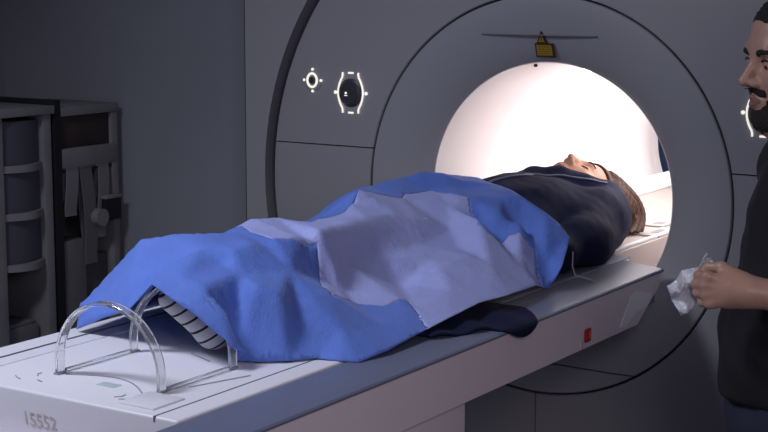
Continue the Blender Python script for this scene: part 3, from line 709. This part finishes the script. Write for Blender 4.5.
# hair: cap and long strands falling to the bed
F = Field(grid(-0.16, 0.20, 0.0032), grid(0.12, 0.56, 0.0032), grid(TZ-0.002, TZ+0.27, 0.0032))
F.ell(FH.p(-0.014, 0, 0.038), (0.105, 0.084, 0.095), 0.01, FH.R)
F.d = np.maximum(F.d, -((np.ones_like(F.d))*0)) if False else F.d
g3 = np.meshgrid(*F.ax, indexing='ij', sparse=True)
def loc(fr, g3):
    d = [g3[k]-fr.o[k] for k in range(3)]
    return [(d[0]*a[0]+d[1]*a[1]+d[2]*a[2])/fr.sc for a in (fr.f, fr.l, fr.u)]
lf, ll, lu = loc(FH, g3)
face_cut = np.minimum(lf-(0.020+0.0*ll), (0.066-lu)+0.30*(lf-0.05))
F.d = np.maximum(F.d, face_cut.astype(np.float32))
rr = random.Random(7)
for i in range(96):
    s = 1 if i < 76 else -1; t = rr.random() if s > 0 else (i-76)/19
    if s > 0:
        a = FH.p(0.058-0.085*t+rr.uniform(-.004, .004), 0.012+0.066*math.sin(min(1.5, 0.25+1.4*t)), 0.098-0.085*t*t)
        m = FH.p(0.030-0.075*t, 0.060+0.030*math.sin(2*t), 0.150-0.035*t)
        m2 = np.array(tz(0.098+rr.uniform(-.022, .012)-0.03*t, 0.520-0.075*t+rr.uniform(-.012, .012), 0.055-0.03*t))
        e = np.array(tz(0.128+rr.uniform(-.018, .012)-0.02*t, 0.312+0.08*rr.random(), 0.004+0.010*rr.random()))
    else:
        a = FH.p(0.05-0.10*t, -0.03-0.05*t, 0.10-0.05*t); m = FH.p(0.0-0.06*t, -0.095, 0.06)
        e = np.array(tz(-0.115+rr.uniform(-.02, .02), 0.30+0.10*t, 0.012)); m2 = 0.5*(m+e)+np.array((-0.012, 0, 0.012))
    P = [a, m, m2, e]; C_ = []
    for k in range(13):
        q = k/12; C_.append(P[0]*(1-q)**3+3*P[1]*q*(1-q)**2+3*P[2]*q*q*(1-q)+P[3]*q**3)
    r0 = rr.uniform(0.0050, 0.0075)
    for k in range(12): F.cap(C_[k], C_[k+1], r0*(1-0.04*k), r0*(1-0.04*(k+1)), 0.003)
F.plane((0, 0, TZ+0.002), (0, 0, -1))
F.build('hair', MT['hairw'], pb, relax=1)
# jacket with a standing collar bundled round the neck
F = Field(grid(-0.33, 0.33, 0.006), grid(-0.66, 0.36, 0.006), grid(TZ-0.002, TZ+0.27, 0.006))
F.ell(tz(-0.04, -0.22, 0.080), (0.180, 0.30, 0.090), 0.03); F.ell(tz(-0.03, -0.03, 0.100), (0.19, 0.19, 0.098), 0.06)
for s in (-1, 1):
    x = -0.02
    F.cap(tz(x+s*0.150, 0.045, 0.090), tz(x+s*0.215, -0.17, 0.056), 0.070, 0.050, 0.04)
    F.cap(tz(x+s*0.215, -0.17, 0.056), tz(x+s*0.215, -0.30, 0.046), 0.050, 0.042, 0.04)
    F.cap(tz(x+s*0.215, -0.30, 0.046), tz(x+s*0.195, -0.44, 0.042), 0.042, 0.034, 0.03)
F.cap(tz(0.115, 0.11, 0.062), tz(0.198, -0.10, 0.052), 0.064, 0.054, 0.05); F.cap(tz(0.15, 0.06, 0.04), tz(0.205, -0.14, 0.035), 0.045, None, 0.04)
col = [(-0.13, 0.20, 0.11), (-0.12, 0.14, 0.140), (-0.06, 0.095, 0.165), (0.01, 0.085, 0.170), (0.07, 0.12, 0.152), (0.115, 0.165, 0.13), (0.120, 0.190, 0.075), (0.115, 0.205, 0.045)]
for a, b in zip(col, col[1:]): F.cap(tz(*a), tz(*b), 0.036, None, 0.03)
col2 = [(0.10, 0.15, 0.06), (0.13, 0.12, 0.08), (0.15, 0.06, 0.085)]
for a, b in zip(col2, col2[1:]): F.cap(tz(*a), tz(*b), 0.07, None, 0.03)
F.noise(0.0008, 26, 3); F.noise(0.0003, 80, 5)
F.plane((0, 0, TZ+0.002), (0, 0, -1))
lf, ll, lu = loc(FH, np.meshgrid(*F.ax, indexing='ij', sparse=True))
F.d = np.maximum(F.d, -(np.sqrt(np.maximum((lf-0.03)**2+(ll*1.05)**2+(lu+0.02)**2, 0))-0.098).astype(np.float32))   # opening round the face
jk = F.build('jacket', MT['navy'], pb, relax=2)
def on_jacket(pts, lift=0.002):
    from mathutils.bvhtree import BVHTree
    me = jk.data; t = BVHTree.FromPolygons([v.co for v in me.vertices], [p.vertices for p in me.polygons])
    return [(lambda q: q[0]+q[1]*lift if q[0] else Vector(p))(t.find_nearest(Vector(p))) for p in pts]
bm = bmesh.new(); tube(bm, on_jacket([tz(-0.03+0.0125*i, -0.02+0.012*i, 0.215-0.0035*i) for i in range(14)]), 0.0028, 8); obj('piping', bm, MT['piping'], jk, True)
bm = bmesh.new(); tube(bm, on_jacket([tz(-0.10+0.012*i, -0.20+0.022*i, 0.23) for i in range(9)]), 0.0045, 8, True, 0.6); obj('zip', bm, MT['piping'], jk, True)
# jacket hem spilling over the rail
bm = bmesh.new()
hem = [(0.10, -1.0), (0.10, -0.60)]
rows = []
for i in range(25):
    y = -1.05+0.36*i/24
    q = i/24; reach = 0.285+0.075*max(0, math.sin(math.pi*min(1, q*0.80)**1.3))+(0.012 if q > 0.5 else 0)
    drop = max(0, (q-0.40)/0.60)
    row = []
    L = 0.16+0.050*math.sin(math.pi*min(1, q*0.85))+0.050*math.sin(math.pi*min(1, max(0, (q-0.42)/0.57)))**0.6
    for k in range(22):
        s = L*k/21+0.13
        if s <= 0.355+0.01: x, z = s, TZ+0.007-0.016*max(0, s-0.25)/0.1+0.004*math.sin(y*50+s*30)*(1 if s < 0.34 else 0.3)
        else:
            e = s-0.365; x = 0.3675+0.007*min(1, e/0.008); z = TZ-0.011-e
        row.append(bm.verts.new((x+0.003, y+0.012*math.sin(k*0.4), z+0.001)))
    rows.append(row)
for a, b in zip(rows, rows[1:]):
    for k in range(21): bm.faces.new((a[k], a[k+1], b[k+1], b[k]))
o = obj('jacket_hem', bm, MT['navy'], jk, True); solidify(o, 0.004, 0)
bm = bmesh.new(); tube(bm, [(0.231, -0.285, TZ+0.075), (0.247, -0.305, TZ+0.055), (0.258, -0.330, TZ+0.030), (0.268, -0.335, TZ+0.010), (0.292, -0.318, TZ+0.0015), (0.305, -0.312, TZ-0.003)], 0.0018, 6); obj('drawstring', bm, MT['cord'], jk, True)
# socks
for s in (1, -1):
    a, b = foot(s)
    F = Field(grid(min(a[0], b[0])-0.07, max(a[0], b[0])+0.07, 0.0035), grid(min(a[1], b[1])-0.07, -1.12, 0.0035), grid(TZ-0.002, TZ+0.23, 0.0035))
    F.cap(tz(LEG[s][1], LEG[s][2], 0.048), a, 0.040, 0.030, 0.02); F.cap(a, b, 0.030, 0.023, 0.02)
    F.plane((0, 0, TZ+0.0025), (0, 0, -1)); F.plane((0, -1.19 if s > 0 else -1.14, 0), (0, 1, 0))
    d = np.array(b)-np.array(a); d /= np.linalg.norm(d)
    m = mat('striped_sock', (0.58, 0.56, 0.60), 0.9); nt = m.node_tree; bs = nt.nodes['Principled BSDF']
    tc = nt.nodes.new('ShaderNodeTexCoord'); dp = nt.nodes.new('ShaderNodeVectorMath'); dp.operation = 'DOT_PRODUCT'
    dd = d+np.array((0.35, -0.1, 0.25)); dd /= np.linalg.norm(dd); dp.inputs[1].default_value = tuple(dd)
    nt.links.new(tc.outputs['Object'], dp.inputs[0])
    mu = nt.nodes.new('ShaderNodeMath'); mu.operation = 'MULTIPLY'; mu.inputs[1].default_value = 46; nt.links.new(dp.outputs['Value'], mu.inputs[0])
    fr_ = nt.nodes.new('ShaderNodeMath'); fr_.operation = 'FRACT'; nt.links.new(mu.outputs[0], fr_.inputs[0])
    gt = nt.nodes.new('ShaderNodeMath'); gt.operation = 'GREATER_THAN'; gt.inputs[1].default_value = 0.2; nt.links.new(fr_.outputs[0], gt.inputs[0])
    mx = nt.nodes.new('ShaderNodeMix'); mx.data_type = 'RGBA'; mx.inputs[6].default_value = (0.012, 0.012, 0.018, 1); mx.inputs[7].default_value = (0.56, 0.54, 0.58, 1)
    nt.links.new(gt.outputs[0], mx.inputs[0]); nt.links.new(mx.outputs[2], bs.inputs['Base Color'])
    F.build('sock', m, pb)
# trousers under the drape
F = Field(grid(-0.28, 0.24, 0.01), grid(-1.26, -0.45, 0.01), grid(TZ-0.002, TZ+0.2, 0.01))
for s in (-1, 1):
    kx, ax0, ay0 = LEG[s]
    F.cap(tz(-0.02+s*0.060, -0.48, 0.065), tz(kx, -0.86, 0.062), 0.063, 0.051, 0.02); F.cap(tz(kx, -0.86, 0.062), tz(ax0, ay0, 0.050), 0.051, 0.042, 0.02)
F.plane((0, 0, TZ+0.0025), (0, 0, -1)); F.plane((0, -1.23, 0), (0, -1, 0))
F.build('trousers', MT['denim'], pb)

# ------------------------------------------------------------------ the man standing beside the table
mn = thing('person', 'bearded man in a black t-shirt standing beside the scanner, holding a white wrapper', 'person', (0.96, -0.79, 0))
BF = np.array((-0.733, -0.680, 0)); BL = np.array((0.680, -0.733, 0)); UP = np.array((0, 0, 1.0)); BR = (BF, BL, UP)
BO = np.array((0.966, -0.804, 0.0))
def bp(f, l, z): return BO+BF*f+BL*l+UP*z
MH = Frame((0.937, -0.798, 1.536), (-0.70, -0.715, -0.01), (-0.03, -0.06, 1.0), 1.05)
SH = np.array((1.135, -0.895, 1.335)); EL = np.array((1.15, -0.965, 1.128)); WR = np.array((0.935, -1.037, 1.148))
fa = (WR-EL)/np.linalg.norm(WR-EL)
HF = Frame(WR+fa*0.040+np.array((0, 0, -0.003)), fa+np.array((0, 0, -0.10)), (0.0, 0.0, 1.0), 0.86)     # forward along fingers, up = thumb side
bk = -HF.l if (HF.l@np.array((0.54, -0.84, 0))) < 0 else HF.l                                           # back of the hand faces the room
def hp_(a, b, c): return HF.o+(HF.f*a+HF.u*b+bk*c)*HF.sc
def torso(F, gw=0.0):
    F.ell(bp(-0.018, 0, 1.225), (0.105+gw, 0.165+gw, 0.175), 0.05, BR); F.ell(bp(0.020, 0, 1.02), (0.118+gw, 0.150+gw, 0.18), 0.07, BR)
    F.cap(bp(-0.055, -0.155, 1.315), bp(-0.055, 0.155, 1.315), 0.055+gw, None, 0.06)
    F.ell(bp(0.0, 0, 0.87), (0.105+gw, 0.150+gw, 0.13), 0.06, BR)
def man_body(F):
    head(F, MH)
    F.cap(MH.p(-0.022, 0, -0.05), bp(-0.045, 0, 1.345), 0.056, 0.066, 0.03)
    F.cap(MH.p(0.034, 0, -0.090), bp(-0.015, 0, 1.37), 0.040, 0.056, 0.03)
    torso(F)
    F.cap(SH, EL, 0.050, 0.039, 0.03); F.cap(EL, EL*0.6+WR*0.4, 0.039, 0.036, 0.02); F.cap(EL*0.6+WR*0.4, WR, 0.036, 0.0245, 0.02)
    F.ell(hp_(-0.004, 0.0, 0.0), (0.040, 0.032, 0.0165), 0.016, (HF.f, HF.u, bk))
    F.cap(WR, hp_(-0.02, 0, 0), 0.0245, 0.023, 0.02)
    for j in range(4):
        b = 0.0285-0.0185*j; ln = (1.0, 1.08, 1.0, 0.84)[j]; kx = (0.036, 0.040, 0.037, 0.030)[j]
        K_ = hp_(kx, b, 0.006); P_ = hp_(kx+0.020*ln, b-0.003, -0.022*ln); D_ = hp_(kx+0.002, b-0.004, -0.042*ln); T_ = hp_(kx-0.020, b-0.004, -0.036)
        F.ell(K_, (0.0095, 0.0092, 0.0095), 0.007)
        F.cap(hp_(0.0, b*0.75, 0.004), K_, 0.0088, 0.0092, 0.006); F.cap(K_, P_, 0.0089, 0.0082, 0.003); F.cap(P_, D_, 0.0082, 0.0075, 0.003); F.cap(D_, T_, 0.0075, 0.0068, 0.003)
    A_ = hp_(-0.030, 0.022, -0.008); B_ = hp_(0.008, 0.044, -0.020); C_ = hp_(0.036, 0.040, -0.034); D_ = hp_(0.052, 0.028, -0.040)
    F.cap(A_, B_, 0.0148, 0.0108, 0.012); F.cap(B_, C_, 0.0104, 0.0094, 0.004); F.cap(C_, D_, 0.0094, 0.0075, 0.004)
    # the other arm hangs at the far side
    F.cap(bp(-0.055, -0.20, 1.32), bp(-0.09, -0.245, 1.08), 0.050, 0.040, 0.03); F.cap(bp(-0.09, -0.245, 1.08), bp(-0.05, -0.245, 0.85), 0.040, 0.027, 0.02)
    F.ell(bp(-0.04, -0.245, 0.79), (0.022, 0.018, 0.05), 0.02, BR)
    for j in range(4): F.cap(bp(-0.010-0.018*j, -0.245, 0.765), bp(-0.015-0.018*j, -0.235, 0.69+0.006*j), 0.0095, 0.0075, 0.004)
    F.cap(bp(-0.015, -0.242, 0.81), bp(0.0, -0.225, 0.735), 0.0115, 0.009, 0.006)
    for s in (-1, 1):
        F.cap(bp(0.0, s*0.082, 0.85), bp(0.01, s*0.095, 0.47), 0.082, 0.054, 0.03); F.cap(bp(0.01, s*0.095, 0.47), bp(-0.01, s*0.10, 0.10), 0.054, 0.037, 0.03)
        F.cap(bp(-0.02, s*0.10, 0.045), bp(0.14, s*0.115, 0.03), 0.036, 0.028, 0.02)
ax = mixed(0.60, 1.36, 0.011, [(0.77, 1.0, 0.0036)]); ay = mixed(-1.17, -0.42, 0.011, [(-1.12, -1.02, 0.0036), (-0.92, -0.66, 0.0036)])
az = mixed(-0.01, 1.72, 0.012, [(1.09, 1.20, 0.0036), (1.40, 1.70, 0.0034)])
F = Field(ax, ay, az); man_body(F); headd = None
mb = F.build('body', [MT['skinm'], MT['lipm']], mn); paint_lips(mb, MH)
brow(MH, MT['hairm'], mb, 0.0048, 0.003)
for s in (-1, 1):
    bm = bmesh.new(); bmesh.ops.create_uvsphere(bm, u_segments=18, v_segments=12, radius=0.0118); bmesh.ops.translate(bm, verts=bm.verts, vec=Vector(MH.p(0.0763, s*0.031, -0.001)))
    e = obj('eye', bm, MT['eyew'], mb, True)
    bm = bmesh.new(); bmesh.ops.create_uvsphere(bm, u_segments=14, v_segments=10, radius=0.0058); bmesh.ops.translate(bm, verts=bm.verts, vec=Vector(MH.p(0.0826, s*0.031+0.001, -0.0035)))
    obj('iris', bm, MT['iris'], e, True)
    bm = bmesh.new(); tube(bm, [MH.p(0.0900-0.008*abs(t-0.4), s*(0.018+0.028*t), 0.004+0.004*math.sin(math.pi*t)) for t in [i/8 for i in range(9)]], 0.0017, 6)
    obj('eyelid', bm, MT['lash'], mb, True)
# hair
F = Field(grid(0.74, 1.06, 0.0042), grid(-0.94, -0.62, 0.0042), grid(1.50, 1.73, 0.0042))
F.ell(MH.p(-0.012, 0, 0.040), [q*1.02 for q in (0.110, 0.085, 0.099)], 0.01, MH.R)
lf, ll, lu = loc(MH, np.meshgrid(*F.ax, indexing='ij', sparse=True))
F.d = np.maximum(F.d, np.minimum(lf-0.028, (0.072-lu)+0.50*(lf-0.085)).astype(np.float32)); F.d = np.maximum(F.d, (-0.045-lu+0.0*lf).astype(np.float32))
F.noise(0.0011, 300, 2)
F.build('hair', MT['hairm'], mb)
# beard and moustache: a thin cover over jaw, chin and upper lip
F = Field(grid(0.77, 1.0, 0.0034), grid(-0.93, -0.66, 0.0034), grid(1.38, 1.56, 0.0034))
head(F, MH, grow=0.0035)
lf, ll, lu = loc(MH, np.meshgrid(*F.ax, indexing='ij', sparse=True))
jaw = np.maximum(lu-(-0.062-0.0*lf+np.clip(0.055-lf, 0, 1)*0.75), -0.012-lf)
tache = np.maximum(np.maximum(lu+0.044, -(lu+0.058)), np.maximum(np.abs(ll)-0.030, 0.06-lf))
mouth = 0.0125-np.sqrt((ll/2.0)**2+(lu+0.066)**2)
keep = np.minimum(np.maximum(jaw, mouth), tache)
F.d = np.maximum(F.d, keep.astype(np.float32)); F.noise(0.0004, 420, 4)
F.build('beard', MT['beard'], mb)
# clothes
F = Field(grid(0.64, 1.32, 0.008), grid(-1.10, -0.42, 0.008), grid(0.84, 1.46, 0.008))
torso(F, 0.016)
for a, b in ((SH, SH*0.12+EL*0.88), (bp(-0.055, -0.20, 1.32), bp(-0.085, -0.24, 1.11))): F.cap(a, b, 0.064, 0.060, 0.04)
F.cap(bp(0.05, 0, 0.90), bp(0.035, 0, 1.0), 0.10, 0.10, 0.05)
F.noise(0.0016, 30, 6); F.noise(0.0010, 60, 7)
F.plane((0, 0, 0.914), (0, 0, -1)); 
g3 = np.meshgrid(*F.ax, indexing='ij', sparse=True)
nc = bp(-0.015, 0, 1.435); F.d = np.maximum(F.d, (0.078-np.sqrt((g3[0]-nc[0])**2+(g3[1]-nc[1])**2+((g3[2]-nc[2])*1.0)**2)).astype(np.float32))
de = (EL-SH)/np.linalg.norm(EL-SH); e = ((g3[0]-EL[0])*de[0]+(g3[1]-EL[1])*de[1]+(g3[2]-EL[2])*de[2])+0.035
near = np.sqrt((g3[0]-EL[0])**2+(g3[1]-EL[1])**2+(g3[2]-EL[2])**2)-0.10
F.d = np.maximum(F.d, np.minimum(e, -near).astype(np.float32))
F.build('t_shirt', MT['tee'], mb, relax=2)
F = Field(grid(0.70, 1.26, 0.009), grid(-1.05, -0.48, 0.009), grid(0.07, 0.98, 0.009))
for s in (-1, 1):
    F.cap(bp(0.0, s*0.082, 0.85), bp(0.01, s*0.095, 0.47), 0.090, 0.066, 0.02); F.cap(bp(0.01, s*0.095, 0.47), bp(-0.01, s*0.10, 0.08), 0.066, 0.056, 0.02)
F.ell(bp(0.012, 0, 0.88), (0.128, 0.164, 0.20), 0.03, BR); F.noise(0.0007, 28, 8)
F.plane((0, 0, 0.945), (0, 0, 1)); F.plane((0, 0, 0.085), (0, 0, -1))
F.build('jeans', MT['denim'], mb)
for s in (-1, 1):
    F = Field(grid(0.60, 1.30, 0.008), grid(-1.1, -0.5, 0.008), grid(-0.01, 0.12, 0.008))
    F.cap(bp(-0.03, s*0.10, 0.055), bp(0.15, s*0.117, 0.036), 0.047, 0.036, 0.02); F.cap(bp(-0.02, s*0.10, 0.06), bp(-0.01, s*0.10, 0.10), 0.045, 0.046, 0.02)
    F.plane((0, 0, 0.002), (0, 0, -1)); F.plane((0, 0, 0.105), (0, 0, 1)); F.build('shoe', MT['shoe'], mb)

# crumpled film wrapper in his fist
def wrapper():
    ol = [(0.87, -1.056, 1.201), (0.885, -1.05, 1.182), (0.897, -1.046, 1.158), (0.892, -1.058, 1.111), (0.87, -1.069, 1.126), (0.858, -1.079, 1.113), (0.846, -1.089, 1.1), (0.834, -1.093, 1.121), (0.823, -1.096, 1.147), (0.843, -1.079, 1.168), (0.861, -1.065, 1.18)]
    ax_ = np.array((0.841, 0.54, 0.0)); c = np.array((0.862, -1.066, 1.148)); nn = np.array((0.54, -0.84, 0.0))
    p2 = [((np.array(q)-c)@ax_, q[2]-c[2]) for q in ol]
    ed = densify([(a, b, 0) for a, b in p2], 0.006); n = len(ed); r = np.random.RandomState(5)
    gx = r.uniform(-0.06, 0.05, 500); gy = r.uniform(-0.06, 0.06, 500); k = inside(ed, gx, gy)
    vv, ee, ff, *_ = delaunay_2d_cdt([Vector(e[:2]) for e in ed]+[Vector((a, b)) for a, b in zip(gx[k], gy[k])], [(i, (i+1) % n) for i in range(n)], [list(range(n))], 1, 1e-5)
    out = []
    for v in vv:
        d = 0.012*math.sin(v.x*130+v.y*60)+0.008*math.sin(v.y*170-v.x*70)+r.uniform(-.0025, .0025)-0.040
        out.append(tuple(c+(ax_*v.x+UP*v.y)*1.12+nn*d))
    me = bpy.data.meshes.new('plastic_wrapper'); me.from_pydata(out, [], [tuple(f) for f in ff]); me.update()
    o = link('plastic_wrapper', me, MT['wrap']); solidify(o, 0.0008, 0)
    return tag(o, "crumpled white plastic wrapper held in the standing man's fist", 'wrapper')
wrapper()
